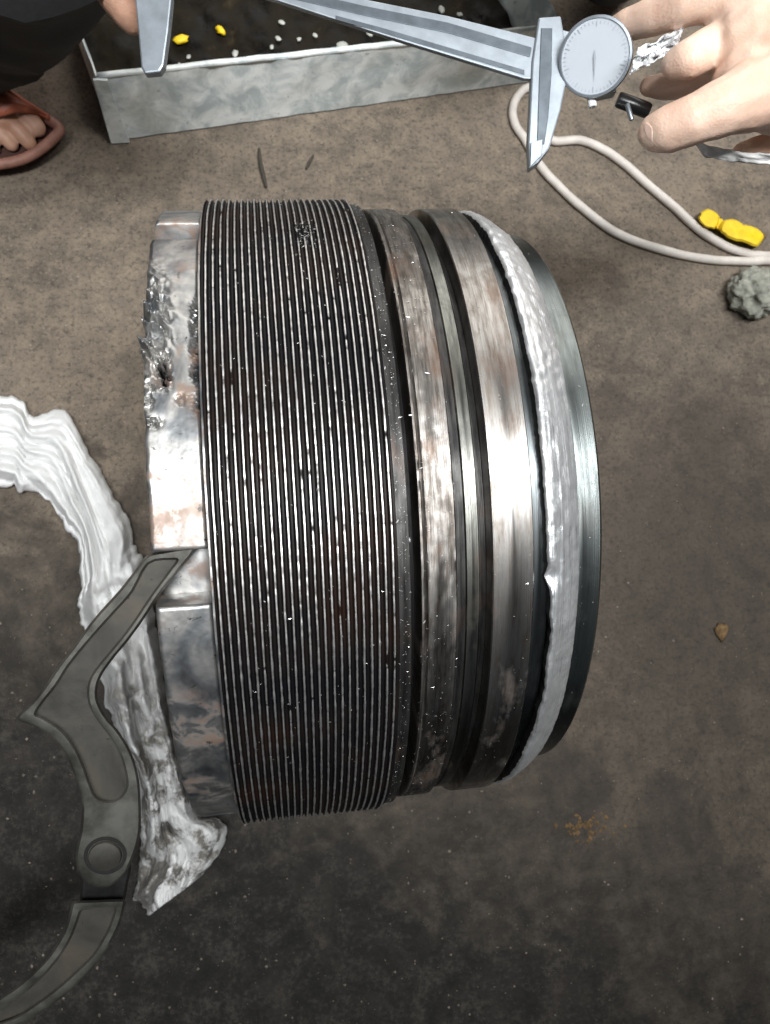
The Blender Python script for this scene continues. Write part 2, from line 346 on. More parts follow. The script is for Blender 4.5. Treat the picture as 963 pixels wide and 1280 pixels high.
for k in range(6):
    a0, a1 = NC[k] + 3.75, NC[k] + 56.25
    sec = [(-0.2725, 0.850), (-0.2725, 0.93), (-0.2725, 0.955), (-0.271, 0.962), (-0.267, 0.9665)] + [(-0.262 + 0.106 * t / 40, 0.968) for t in range(41)] + [(-0.152, 0.9665), (-0.149, 0.962), (-0.148, 0.95), (-0.148, 0.85)]
    nn = 420 if k in (0, 5) else 60
    ths = [a0, a0 + 0.06, a0 + 0.25] + [a0 + 0.5 + (a1 - a0 - 1.0) * i / nn for i in range(nn + 1)] + [a1 - 0.25, a1 - 0.06, a1]
    rows = []
    for i, d in enumerate(ths):
        th = math.radians(d); row = []
        e = min(i, len(ths) - 1 - i); dr = (0.006, 0.0025, 0.0008)[e] if e < 3 else 0
        for s, r in sec:
            s2, r2 = collar_disp(s, r, th)
            if r > 0.94: r2 -= dr
            row.append(cyl(s2, r2, th))
        rows.append(row)
    grid_add(rows)
co = obj('notched_collar', V, Fc, M_COLLAR, gland); bm = bmesh.new(); bm.from_mesh(co.data); bmesh.ops.recalc_face_normals(bm, faces=bm.faces[:]); bm.to_mesh(co.data); bm.free(); sharp(co, 50)
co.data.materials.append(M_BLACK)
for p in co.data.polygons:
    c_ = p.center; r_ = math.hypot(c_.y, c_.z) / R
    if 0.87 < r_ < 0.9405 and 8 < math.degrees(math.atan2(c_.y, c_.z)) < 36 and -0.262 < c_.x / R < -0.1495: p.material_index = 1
co['label'] = 'notched collar, dented and rust-stained bright steel'
# thin bright rim between collar and thread
revolve('collar_rim', rnd(-0.1466, -0.1395, 0.990, 0.0015, 0.7), M_COLLAR, 360, lambda s, r, th, j: (s + 0.001 * nz(th * 9, 2), r + (0.004 * nz(th * 30, 5) if r > .9 else 0)))
# helical thread
pit_, s_first, NT = 0.01774, -0.1288, 23
prof = [(-0.50, 0.990), (-0.38, 0.990), (-0.14, 0.9975), (-0.085, 1.0), (0.0, 1.0), (0.085, 1.0), (0.14, 0.9975), (0.38, 0.990)]
NTH = 720; rowsV = []; k = len(prof)
V, Fc = [], []
for i in range(NTH + 1):
    th = -PI + 2 * PI * i / NTH
    for t in range(-1, NT + 2):
        for (dp, r) in prof:
            s = s_first + (t + dp + th / (2 * PI)) * pit_
            s = min(max(s, -0.1398), 0.272)
            rr = r
            if r > 0.99:
                rr -= 0.0034 * max(0, nz(th * 55, t * 7.7, 3.1) - .1) + 0.0016 * nz(th * 16, t * 3.3, 8.0) + 0.004 * max(0, nz(th * 9, t * .8, 12.0) - .25)
                q = gauss(s, math.degrees(th), 0.118, 47.5, 0.022, 3.2)                 # bruised patch
                rr -= 0.006 * q * (0.5 + nz(th * 90, t * 5.1))
                s += 0.0008 * nz(th * 7, t * 4.4, 1.0) + 0.004 * q * nz(th * 70, t * 9.1, 2)
            if t >= NT: rr = 0.990
            V.append(cyl(s, rr, th))
K = k * (NT + 3)
for i in range(NTH):
    for j in range(K - 1): Fc.append((i * K + j, i * K + j + 1, (i + 1) * K + j + 1, (i + 1) * K + j))
th_o = obj('thread', V, Fc, M_THREAD, gland); sharp(th_o, 28)
th_o['label'] = 'fine screw thread with bright worn crests and black oily roots'
revolve('thread_core', rnd(-0.1395, 0.2725, 0.980, 0.001, 0.66), M_BLACK, 128)
revolve('thread_runout', rnd(0.2725, 0.3035, 0.984, 0.002, 0.66), M_RUNOUT, 288, lambda s, r, th, j: (s, r + (0.0012 * nz(s * 160, th * 30) if r > .95 else 0)))
revolve('seal_groove', rnd(0.3035, 0.3265, 0.895, 0.0005, 0.66), M_BLACK, 200)
def b2d(s, r, th, j): return s, r + (0.0012 * nz(s * 120, th * 26, 2.0) - 0.004 * max(0, nz(s * 60, th * 45, 6.0) - 0.25) if r > .95 else 0)
sec2 = [(0.3265, 0.66), (0.3265, 0.962), (0.329, 0.968)] + [(0.331 + 0.082 * t / 16, 0.970 - (0.004 if t in (2,) else 0)) for t in range(17)] + [(0.415, 0.968), (0.417, 0.962), (0.417, 0.66)]
b2 = revolve('worn_band', sec2, M_BAND2, 540, b2d); b2['label'] = 'worn guide band with rusty streaks and scratches'
revolve('dark_step', rnd(0.417, 0.4415, 0.948, 0.0008, 0.66), M_RUNOUT, 288)
revolve('shallow_step', rnd(0.4415, 0.4745, 0.953, 0.0025, 0.66), M_GROOVE, 288)
revolve('deep_groove', rnd(0.4745, 0.5005, 0.915, 0.0008, 0.66), M_RUNOUT, 288)
revolve('polished_land', rnd(0.5005, 0.6025, 0.970, 0.003, 0.66), M_BAND3, 360)
revolve('narrow_groove', rnd(0.6025, 0.650, 0.935, 0.001, 0.66), M_SHINE, 288)
# torn bright bead
def bead(s, r, th, j):
    d = math.degrees(th)
    if r < 0.9: return s, r
    left = j <= 6
    ss, rr = s, r
    tear = interp(d, [-75, -46, -36, -31, -27, -20, -14, -12, -10, -8, 20, 60, 80], [.012, .012, .02, .030, .018, .026, .012, .0, .012, 0, 0, -0.004, 0.004])
    f = max(0.0, 1 - j / 14.0)
    ss += f * (tear + 0.0055 * nz(th * 14, 3.1) + 0.003 * nz(th * 60, 1.1))
    rr += 0.0018 * nz(s * 90, th * 3, 1.0) + 0.0026 * nz(s * 40, th * 22, 5.0) * (1.6 if d > 14 else .8) + 0.0016 * nz(s * 130, th * 80, 9.0)
    rr += 0.0004 * math.sin(s * 260 + 2 * nz(th * 5, 2)) * (1 if 3 < j < 20 else 0)
    rr -= 0.02 * gauss(s, d, 0.645, -12.0, 0.014, 1.3)
    return ss, rr
secb = [(0.636, 0.66), (0.636, 0.90), (0.634, 0.925), (0.634, 0.945), (0.636, 0.957), (0.640, 0.963)] + [(0.644 + 0.092 * t / 18, 0.965 - 0.050 * (t / 18) ** 1.4) for t in range(19)] + [(0.741, 0.900), (0.743, 0.88), (0.743, 0.66)]
bo = revolve('torn_bead', secb, M_BEAD, 900, bead, 70); bo.data.materials.append(M_BLACK)
for q_, p in enumerate(bo.data.polygons):
    if q_ % len(secb) < 4: p.material_index = 1  # bead's left wall coloured black for the shade in the gap
bo['label'] = 'ragged bright metal bead with a torn edge'
revolve('end_spigot', [(0.70, 0.64), (0.70, 0.893), (0.72, 0.893), (0.75, 0.893), (0.78, 0.893), (0.800, 0.893), (0.8065, 0.887), (0.8075, 0.66), (0.8075, 0.64)], M_SPIGOT, 288)
revolve('bore_liner', [(-0.262, 0.64), (-0.262, 0.665), (0.80, 0.665), (0.80, 0.64)], M_RUNOUT, 160)
# bright chips and swarf stuck to the oily metal
rng = random.Random(5); V, Fc = [], []
def flake(c, t1, t2, n):
    b = len(V); V.extend([c - t1, c + t2 * .5 + n * .2, c + t1, c - t2 * .6 + n * .35]); Fc.extend([(b, b + 1, b + 2), (b, b + 2, b + 3)])
for i in range(1700):
    s = rng.choice([rng.uniform(-.13, .26), rng.uniform(.275, .42), rng.uniform(.275, .42), rng.uniform(.5, .8), rng.uniform(.275, .3)]); d = rng.uniform(-70, 70); th = math.radians(d)
    if i >= 1550: s = rng.gauss(.122, .016); th = math.radians(rng.gauss(46, 3.0))
    if .6 < s < .74: continue
    r = 0.9965 if s < .265 else 0.9855 if s < .3035 else None if s < .3265 else .9715 if s < .417 else None if s < .5005 else .9715 if s < .6025 else .8945
    if r is None: continue
    L = rng.uniform(.0002, .0006) if rng.random() < .95 else rng.uniform(.0007, .0012)
    c = Vector(cyl(s, r, th)); n = Vector((0, math.sin(th), math.cos(th)))
    a = Vector((1, 0, 0)); b = n.cross(a); q = rng.uniform(0, PI)
    t1 = (a * math.cos(q) + b * math.sin(q)) * L; t2 = (b * math.cos(q) - a * math.sin(q)) * L * rng.uniform(.15, .6)
    flake(c, t1, t2, n * .0003)
obj('swarf', V, Fc, M_FLAKE, gland, False, 'stuff')

# ------------------------------------------------------------------ hook spanner
TIPR = 0.955 * R
tip = Vector((-0.215 * R, TIPR * math.sin(math.radians(-6) - TAU), R + TIPR * math.cos(math.radians(-6) - TAU)))
lowp = F(60, 1225, 0.29)
dirv = (tip - lowp).normalized()
side = dirv.cross(Vector((0, 0, 1))).normalized()
# keep the hook's end edge along the gland axis so that it seats in the notch
side = Vector((1, 0, 0)); side = (side - dirv * side.dot(dirv)).normalized()
nrm = side.cross(dirv).normalized()
if nrm.z < 0: nrm = -nrm
spn = empty('hook_spanner', lowp - Vector((0, 0, .29)))
tag(spn, 'forged grey hook spanner with its jointed jaw propped in the collar notch', 'spanner')
bpy.context.view_layer.update()
SPI = spn.matrix_world.inverted()
def SP(u, v, h=0.0): return onplane(u, v, tip + nrm * h, nrm) - spn.location
def smooth_loop(pts, k=4):
    n = len(pts); out = []
    P_ = [Vector((*p, 0)) for p in pts]
    for i in range(n):
        p0, p1, p2, p3 = P_[i - 1], P_[i], P_[(i + 1) % n], P_[(i + 2) % n]
        sharp_ = pts[i][2] if len(pts[i]) > 2 else 0
        for j in range(k):
            t = j / k; out.append(0.5 * ((2 * p1) + (p2 - p0) * t + (2 * p0 - 5 * p1 + 4 * p2 - p3) * t * t + (3 * p1 - p0 - 3 * p2 + p3) * t ** 3))
    return [(p.x, p.y) for p in out]
def offset_loop(lp, d):
    n = len(lp); out = []
    A = sum(lp[i][0] * lp[(i + 1) % n][1] - lp[(i + 1) % n][0] * lp[i][1] for i in range(n)); sg = 1 if A > 0 else -1
    for i in range(n):
        a = Vector(lp[i - 1]); b = Vector(lp[i]); c_ = Vector(lp[(i + 1) % n])
        t = (c_ - a); t = t.normalized() if t.length > 1e-6 else Vector((1, 0)); out.append((b.x - t.y * d * sg, b.y + t.x * d * sg))
    return out
def plate(name, outline, recess, thick, rim_d, m_side, m_rec, parent, top=0.0):
    """plate traced by its outline with a recessed panel: rim ring, recess wall, recess floor"""
    bm = bmesh.new()
    def ring(lp, h): return [bm.verts.new(SP(u, v, h)) for u, v in lp]
    n = len(outline)
    inn = offset_loop(outline, 3.2)
    r0 = ring(outline, top - thick); r1 = ring(outline, top - 0.0034); r2 = ring(inn, top)
    for a, b in ((r0, r1), (r1, r2)):
        for i in range(n): bm.faces.new((a[i], a[(i + 1) % n], b[(i + 1) % n], b[i]))
    bm.faces.new(r0[::-1])
    if recess:
        q = ring(recess, top); q2 = ring(offset_loop(recess, 3.0), top - rim_d)
        k = len(recess)
        es = [bm.edges.get((r2[i], r2[(i + 1) % n])) or bm.edges.new((r2[i], r2[(i + 1) % n])) for i in range(n)]
        es += [bm.edges.new((q[i], q[(i + 1) % k])) for i in range(k)]
        bmesh.ops.triangle_fill(bm, edges=es, use_beauty=True, normal=nrm)
        for i in range(k): bm.faces.new((q[i], q[(i + 1) % k], q2[(i + 1) % k], q2[i]))
        o = None
        fl_v = [v.co.copy() for v in q2]
        o = from_bm(name, bm, m_side, parent)
        b2_ = bmesh.new(); vv = [b2_.verts.new(c_) for c_ in fl_v]; f = b2_.faces.new(vv); bmesh.ops.triangulate(b2_, faces=[f])
        from_bm('recessed_panel', b2_, m_rec, o, False)
    else:
        bm.faces.new(r2); o = from_bm(name, bm, m_side, parent)
    return sharp(o, 60)
hook = [(184, 694), (205, 689), (228, 685), (243, 685), (240, 694), (222, 716), (199, 745), (178, 777), (158, 804), (143, 822), (128, 843), (122, 860), (123, 877), (133, 896), (147, 912), (160, 932), (169, 953), (174, 975), (176, 1000), (176, 1036), (170, 1064), (158, 1090), (141, 1106), (124, 1109), (108, 1104), (97, 1087), (95, 1064), (101, 1036), (102, 1000), (95, 975), (84, 946), (68, 924), (46, 909), (23, 900), (25, 892), (40, 878), (56, 858), (72, 834), (92, 808), (113, 779), (131, 758), (150, 737), (168, 714)]
hk = smooth_loop(hook, 3)
rec = [(184, 703), (213, 697), (224, 700), (212, 717), (190, 747), (168, 780), (148, 806), (131, 826), (117, 845), (112, 862), (114, 880), (124, 898), (139, 918), (151, 938), (158, 960), (161, 982), (152, 998), (136, 1004), (119, 998), (110, 980), (103, 960), (92, 936), (76, 915), (54, 900), (42, 893), (52, 876), (68, 856), (84, 831), (104, 806), (124, 783), (144, 761), (164, 738)]
hk_o = plate('hook_jaw', hk, smooth_loop(rec, 3), 0.019, 0.0045, M_TOOLRIM, M_TOOL, spn)
def disc(name, uc, vc, rpx, h0, h1, m, parent, n=36, dome=0.0):
    c0 = SP(uc, vc, 0); rr = (SP(uc + rpx, vc, 0) - c0).length
    a = side; b = dirv; V, Fc = [], []
    prof_ = [(1.0, h0), (1.0, h1 - 0.001), (0.94, h1), (0.5, h1 + dome), (0.0, h1 + dome)]
    for r, h in prof_[:-1]:
        for i in range(n): V.append(c0 + (a * math.cos(2 * PI * i / n) + b * math.sin(2 * PI * i / n)) * rr * r + nrm * h)
    for j in range(3):
        for i in range(n): Fc.append((j * n + i, j * n + (i + 1) % n, (j + 1) * n + (i + 1) % n, (j + 1) * n + i))
    Fc.append(tuple(3 * n + i for i in range(n)))
    return sharp(obj(name, V, Fc, m, parent), 35)
def ringdisc(name, uc, vc, r0, r1, h, m, parent, n=40):
    c0 = SP(uc, vc, 0); k = (SP(uc + 1, vc, 0) - c0).length; V, Fc = [], []
    for r, hh in ((r0, 0.0004), (r0 + 1, h), (r1 - 1, h), (r1, 0.0004)):
        for i in range(n): V.append(c0 + (side * math.cos(2 * PI * i / n) + dirv * math.sin(2 * PI * i / n)) * k * r + nrm * hh)
    for j in range(3):
        for i in range(n): Fc.append((j * n + i, j * n + (i + 1) % n, (j + 1) * n + (i + 1) % n, (j + 1) * n + i))
    return obj(name, V, Fc, m, parent)
disc('pivot_pin', 132, 1069, 21, -0.012, 0.0016, M_TOOL, spn, dome=0.0006)
ringdisc('pivot_groove', 132, 1069, 22, 27, 0.0005, M_SEAM, spn)  # flat dark ring drawn in place of the groove round the pin
low = [(90, 1129), (97, 1126), (122, 1125), (146, 1124), (156, 1125), (156, 1134), (150, 1156), (142, 1173), (131, 1192), (108, 1219), (90, 1236), (72, 1251), (50, 1267), (28, 1281), (-5, 1300), (-60, 1322), (-75, 1304), (-60, 1285), (-30, 1268), (0, 1247), (18, 1235), (34, 1222), (49, 1208), (62, 1193), (72, 1178), (80, 1164), (86, 1146)]
lrec = [(101, 1136), (118, 1133), (140, 1132), (146, 1135), (141, 1154), (132, 1173), (118, 1195), (99, 1214), (77, 1234), (52, 1253), (23, 1272), (-8, 1284), (-50, 1302), (-52, 1297), (-22, 1275), (6, 1256), (29, 1239), (50, 1221), (67, 1202), (80, 1184), (89, 1166), (95, 1150)]
lw_o = plate('jaw_arm', smooth_loop(low, 3), smooth_loop(lrec, 3), 0.019, 0.0045, M_TOOLRIM, M_TOOL, spn)
tail = lowp - dirv * 0
hend = SP(-60, 1303, -.0095)
hdir = (SP(-60, 1303) - SP(20, 1258)).normalized(); hdir = (hdir - Vector((0, 0, .6))).normalized()
zl = hend.z + spn.location.z
he = hend + hdir * ((zl - 0.012) / -hdir.z)
hs = side.cross(hdir).normalized()
hb = bmesh.new(); rows_ = []
for t, wd, tk in ((-.02, .013, .008), (.1, .013, .0085), (.5, .012, .0085), (.95, .014, .009), (1.0, .010, .006)):
    c_ = hend.lerp(he, t); x_ = hdir.cross(nrm).normalized(); y_ = x_.cross(hdir).normalized()
    rows_.append([hb.verts.new(c_ + x_ * wd * math.cos(q) + y_ * tk * math.sin(q)) for q in [2 * PI * i / 16 for i in range(16)]])
for a, b in zip(rows_, rows_[1:]):
    for i in range(16): hb.faces.new((a[i], a[(i + 1) % 16], b[(i + 1) % 16], b[i]))
hb.faces.new(rows_[0][::-1]); hb.faces.new(rows_[-1])
from_bm('handle', hb, M_TOOL, spn)
tongue = [(112, 1050), (132, 1042), (152, 1052), (164, 1080), (160, 1105), (154, 1130), (135, 1134), (104, 1134), (101, 1110), (104, 1080)]
plate('jaw_tongue', smooth_loop(tongue, 3), None, 0.008, 0, M_KNOB, M_KNOB, spn, top=-0.0075)

# ------------------------------------------------------------------ rag
st_l = [(-60, 612), (-25, 608), (8, 607), (30, 613), (60, 626), (84, 656), (99, 694), (102, 735), (98, 761), (108, 790), (122, 830), (135, 880), (152, 925), (168, 965), (176, 1010), (177, 1060), (173, 1100), (170, 1126), (187, 1144)]
st_r = [(-60, 480), (-25, 490), (22, 496), (40, 521), (80, 514), (112, 565), (135, 610), (158, 650), (172, 686), (182, 722), (192, 762), (199, 815), (210, 880), (222, 930), (232, 975), (246, 1012), (284, 1034), (265, 1078), (240, 1104)]
st_z = [.006, .008, .010, .012, .014, .016, .020, .03, .045, .07, .085, .095, .09, .07, .05, .036, .026, .018, .012]
NS, NW = 200, 100
def lerpl(a, t):
    x = t * (len(a) - 1); i = min(int(x), len(a) - 2); f = x - i
    p0, p1, p2, p3 = (Vector(a[max(i - 1, 0)]), Vector(a[i]), Vector(a[i + 1]), Vector(a[min(i + 2, len(a) - 1)]))
    return 0.5 * ((2 * p1) + (p2 - p0) * f + (2 * p0 - 5 * p1 + 4 * p2 - p3) * f * f + (3 * p1 - p0 - 3 * p2 + p3) * f ** 3)
V, Fc = [], []
for i in range(NS):
    t = i / (NS - 1); L, Rr = lerpl(st_l, t), lerpl(st_r, t); zb = interp(t * 18, range(19), st_z)
    for j in range(NW):
        wj = j / (NW - 1)
        jig = 8 * nz(t * 17, round(wj) * 2, 3) + 5 * nz(t * 55, round(wj) * 3, 8)
        p = L.lerp(Rr, wj); dd = (Rr - L).normalized(); p = p + dd * jig * (abs(wj - .5) * 2) ** 2
        crump = interp(t, [0, .4, .5, .68, .85, 1], [.25, .3, 1, 1, .55, .3])
        fold = 0.5 + 0.5 * math.sin(wj * 9 + 4.0 * nz(t * 3.2, wj * 1.5, 2) + 2.2 * t * 3)
        fold2 = 1 - min(1, 2.2 * abs(nz(p.x / 46, p.y / 46, 5.0, 2)))
        fold3 = 1 - min(1, 2.2 * abs(nz(p.x / 21 + 9, p.y / 21, 1.5, 2)))
        ew = min(wj, 1 - wj) * 2
        arch = min(1, ew * 3.0) ** 0.7
        ph = wj * 4.6 + 1.6 * nz(t * 3.5, wj * 1.2, 2, 2) + t * 1.3
        tri = 1 - abs((ph % 1.0) * 2 - 1); tri2 = 1 - abs(((wj * 11 + 2.2 * nz(t * 5, wj * 2, 8, 2)) % 1.0) * 2 - 1)
        up = 1 - crump
        z = 0.003 + zb * (0.35 + 0.65 * arch) * (0.6 + 0.4 * fold) + up * arch * (0.017 * tri + 0.002 * tri2) + (0.013 * fold2 + 0.006 * fold3) * crump * arch + 0.006 * nz(t * 30, wj * 3, 4) * (1 - arch)
        V.append(F(p.x, p.y, z))
for i in range(NS - 1):
    for j in range(NW - 1): Fc.append((i * NW + j, i * NW + j + 1, (i + 1) * NW + j + 1, (i + 1) * NW + j))
rag = obj('rag', V, Fc, M_RAG)
sd = rag.modifiers.new('thick', 'SOLIDIFY'); sd.thickness = 0.0012; sd.offset = 0
tag(rag, 'crumpled white cotton rag stained oily black, tucked under the hook spanner', 'rag')

# ------------------------------------------------------------------ sheet-metal tray
ZT = 0.075
A, B = F(144, 174, 0.002), F(686, 97, 0.002)
A1, B1 = F(122, 95, ZT), F(699, 33, ZT)
dl = (F(90, 10, ZT) - A1).normalized(); DEP = 0.30
A2, B2 = A1 + dl * DEP, B1 + dl * DEP
A3 = A2 + (A - A1) * 0.4 - dl * 0.02; A3.z = 0.002; B3 = B2 + (B - B1) * 0.6 - dl * 0.02; B3.z = 0.002
Bi = B + (A - B).normalized() * 0.035; B3 = B3 + (A - B).normalized() * 0.05
tray = empty('metal_tray', (A + B) / 2)
tag(tray, 'open galvanised sheet-metal tray holding dark oily sludge', 'tray')
TO = tray.location
def sheet(name, p00, p10, p11, p01, nu, nv, th, m, parent, amp=0.0, seed=0.0, origin=Vector()):
    V, Fc = [], []; nrm_ = (p10 - p00).cross(p01 - p00).normalized()
    for layer in (0, 1):
        for i in range(nu + 1):
            for j in range(nv + 1):
                a, b = i / nu, j / nv
                p = (p00 * (1 - a) + p10 * a) * (1 - b) + (p01 * (1 - a) + p11 * a) * b
                e = amp * nz(a * nu * .35 + seed, b * 2.0, seed) * (0.25 + b) + 0.3 * amp * nz(a * nu * 1.3 + seed, b * 5, seed)
                V.append(p - origin + nrm_ * (e + (th if layer else 0)) + Vector((0, 0, amp * 0.9 * nz(a * nu * .5, seed + 3) * (1 if j == nv else 0))))
    K_ = (nu + 1) * (nv + 1); idx = lambda i, j: i * (nv + 1) + j
    for i in range(nu):
        for j in range(nv):
            q = (idx(i, j), idx(i + 1, j), idx(i + 1, j + 1), idx(i, j + 1)); Fc.append(q[::-1]); Fc.append(tuple(K_ + x for x in q))
    loop = [idx(i, 0) for i in range(nu)] + [idx(nu, j) for j in range(nv)] + [idx(i, nv) for i in range(nu, 0, -1)] + [idx(0, j) for j in range(nv, 0, -1)]
    for a, b in zip(loop, loop[1:] + loop[:1]): Fc.append((a, b, K_ + b, K_ + a))
    o = obj(name, V, Fc, m, parent); bm = bmesh.new(); bm.from_mesh(o.data); bmesh.ops.recalc_face_normals(bm, faces=bm.faces[:]); bm.to_mesh(o.data); bm.free()
    return sharp(o, 40)
bpy.context.view_layer.update()
sheet('wall', A, B, B1, A1, 40, 8, 0.0016, M_GALV, tray, 0.0030, 1.0, TO)
sheet('wall', A3, A, A1, A2, 20, 8, 0.0016, M_GALV, tray, 0.002, 4.0, TO)
sheet('wall', B - Vector((0.03, 0, 0)), B3, B2, B1, 24, 8, 0.0016, M_GALV, tray, 0.006, 7.0, TO)
sheet('wall', B3, A3, A2, B2, 30, 6, 0.0016, M_GALV, tray, 0.002, 9.0, TO)
sheet('base', A + Vector((0, 0, .001)), B + Vector((0, 0, .001)), B3 + Vector((0, 0, .001)), A3 + Vector((0, 0, .001)), 10, 6, 0.0012, M_GALV, tray, 0.0, 3.0, TO)
# folded corner seam and rolled front rim
ux = (B - A).normalized()
fo = (A1 - A).cross(ux).normalized()
if fo.y > 0: fo = -fo
sheet('corner_fold', A + fo * .002 - ux * .004, A + fo * .004 + ux * .013, A1 + fo * .004 + ux * .008, A1 + fo * .002 - ux * .004, 3, 8, 0.0025, M_GALV, tray, 0.001, 2.0, TO)
tube('rolled_rim', [A1 - TO + (B1 - A1) * t + Vector((0, 0, 0.0015 * nz(t * 14, 3))) for t in [i / 40 for i in range(41)]], 0.0028, M_GALV, tray, 8)
# sludge in the tray
ZS = 0.028
def lv(p, q, z): f = (z - p.z) / (q.z - p.z); return p + (q - p) * f
c0, c1, c2, c3 = lv(A, A1, ZS), lv(B - Vector((.03, 0, 0)), B1, ZS), lv(B3, B2, ZS), lv(A3, A2, ZS)
V, Fc = [], []; nu, nv = 90, 50
ce = (c0 + c1 + c2 + c3) / 4
for i in range(nu + 1):
    for j in range(nv + 1):
        a, b = i / nu, j / nv; p = (c0 * (1 - a) + c1 * a) * (1 - b) + (c3 * (1 - a) + c2 * a) * b
        p = ce + (p - ce) * 0.985
        V.append(p + Vector((0, 0, 0.005 * nz(p.x * 30, p.y * 30) + 0.004 * max(0, nz(p.x * 70, p.y * 70, 3)))))
for i in range(nu):
    for j in range(nv): q = i * (nv + 1) + j; Fc.append((q, q + nv + 1, q + nv + 2, q + 1))
sl = obj('sludge', V, Fc, M_SLUDGE, None, True, 'stuff'); tag(sl, 'dark oily sludge filling the metal tray', 'sludge')
def lump(name, c, sz, m, seed, flat=0.6, n=2, rough=0.35):
    bm = bmesh.new(); bmesh.ops.create_icosphere(bm, subdivisions=n, radius=1.0)
    for v in bm.verts:
        k_ = 1 + rough * nz(v.co.x * 1.7 + seed, v.co.y * 1.7, v.co.z * 1.7 + seed)
        v.co = Vector((v.co.x * sz[0], v.co.y * sz[1], v.co.z * sz[2] * flat)) * k_
    bmesh.ops.rotate(bm, verts=bm.verts, matrix=Matrix.Rotation(seed, 3, 'Z'))
    o = from_bm(name, bm, m); o.location = c; return o
M_PEB = plain('grey_pebble', (0.40, 0.40, 0.36), 0.7, 0, 0.3, 90, 0.4)
for i, (u, v, a, b) in enumerate([(227, 49, .0075, .0045), (276, 38, .0060, .0035)]):
    o = lump('yellow_flake', F(u, v, ZS + .004), (a, b, .003), M_YELLOW, i * 2.1 + .3, .8, 2, .5)
    tag(o, ['larger yellow paint flake in the tray sludge', 'smaller yellow paint flake in the tray sludge'][i], 'flake', 'yellow flakes in the tray')
for i, (u, v, a) in enumerate([(221, 80, 7), (294, 67, 6), (348, 48, 5), (374, 49, 4), (394, 44, 4.5), (428, 57, 9), (340, 59, 4), (352, 28, 5), (236, 71, 4), (462, 42, 6), (500, 30, 5), (552, 12, 7), (575, 18, 5), (520, 52, 6), (410, 18, 4)]):
    k_ = .0007 * a; o = lump('pebble', F(u, v, ZS + .002), (k_, k_ * .7, k_ * .5), M_PEB, i * 1.3)
    tag(o, 'largest flat pale pebble in the tray sludge, against the front rim' if i == 5 else 'pale pebble beside the fixed caliper jaw in the tray sludge' if i == 0 else 'small pale grey pebble lying out in the tray sludge', 'pebble', 'pebbles in the tray sludge')

# ------------------------------------------------------------------ person: hands, foot, sandal
person = empty('person', F(-60, 60, 0.0))
tag(person, 'person in red-brown sandal reaching in to hold the dial caliper', 'person')
PO = person.location
def flesh(name, chains, m, voxel=0.0013, smooth=8):
    bm = bmesh.new()
    for ch in chains:
        for (p, r), (q, s) in zip(ch, ch[1:]):
            n = max(3, int((q - p).length / (min(r, s) * 0.30)))
            for i in range(n + 1):
                t = i / n; t2 = t * t * (3 - 2 * t)
                mat = Matrix.Translation(p.lerp(q, t) - PO) @ Matrix.Diagonal((1, 1, 1, 1))
                bmesh.ops.create_icosphere(bm, subdivisions=2, radius=r + (s - r) * t2, matrix=mat)
    o = from_bm(name, bm, m, person)
    rm = o.modifiers.new('remesh', 'REMESH'); rm.mode = 'VOXEL'; rm.voxel_size = voxel
    sm = o.modifiers.new('smooth', 'SMOOTH'); sm.iterations = smooth; sm.factor = 0.5
    return bake(o)
def C(*pts): return [(P(u, v, d), r * d / FPX) for u, v, d, r in pts]
hand_chains = [
    # palm and back of the hand, wrist and forearm running out of frame
    C((940, 62, .400, 56), (985, 75, .398, 70), (1060, 60, .395, 66), (1180, 10, .39, 62), (1330, -60, .385, 72)),
    C((930, 30, .405, 46), (985, 20, .402, 56), (1060, 40, .395, 60)),
    C((938, 108, .395, 50), (1000, 110, .395, 60), (1060, 75, .395, 60)),
    # index finger reaching behind the dial
    C((769, 36, .440, 15), (788, 30, .432, 20), (822, 19, .420, 23.5), (860, 4, .408, 27), (900, -6, .402, 32), (945, 15, .402, 45)),
    # curled middle finger, end-on
    C((846, 80, .402, 20), (862, 74, .398, 25), (885, 62, .402, 27), (915, 50, .408, 32), (945, 55, .405, 45)),
    # ring finger tucked under
    C((812, 108, .442, 13), (835, 108, .436, 17), (870, 100, .428, 22), (915, 92, .418, 30), (950, 85, .405, 42)),
    # thumb
    C((821, 165, .392, 24), (838, 161, .388, 29.5), (866, 150, .382, 31), (905, 134, .380, 36), (945, 118, .385, 44), (990, 105, .39, 52)),
    # little finger below the thumb
    C((928, 190, .430, 13), (950, 186, .425, 17), (985, 180, .42, 22), (1030, 150, .41, 34), (1060, 100, .40, 45)),
]
hand = flesh('hand', hand_chains, M_SKIN)
hand['label'] = 'hand gripping the dial end of the caliper'
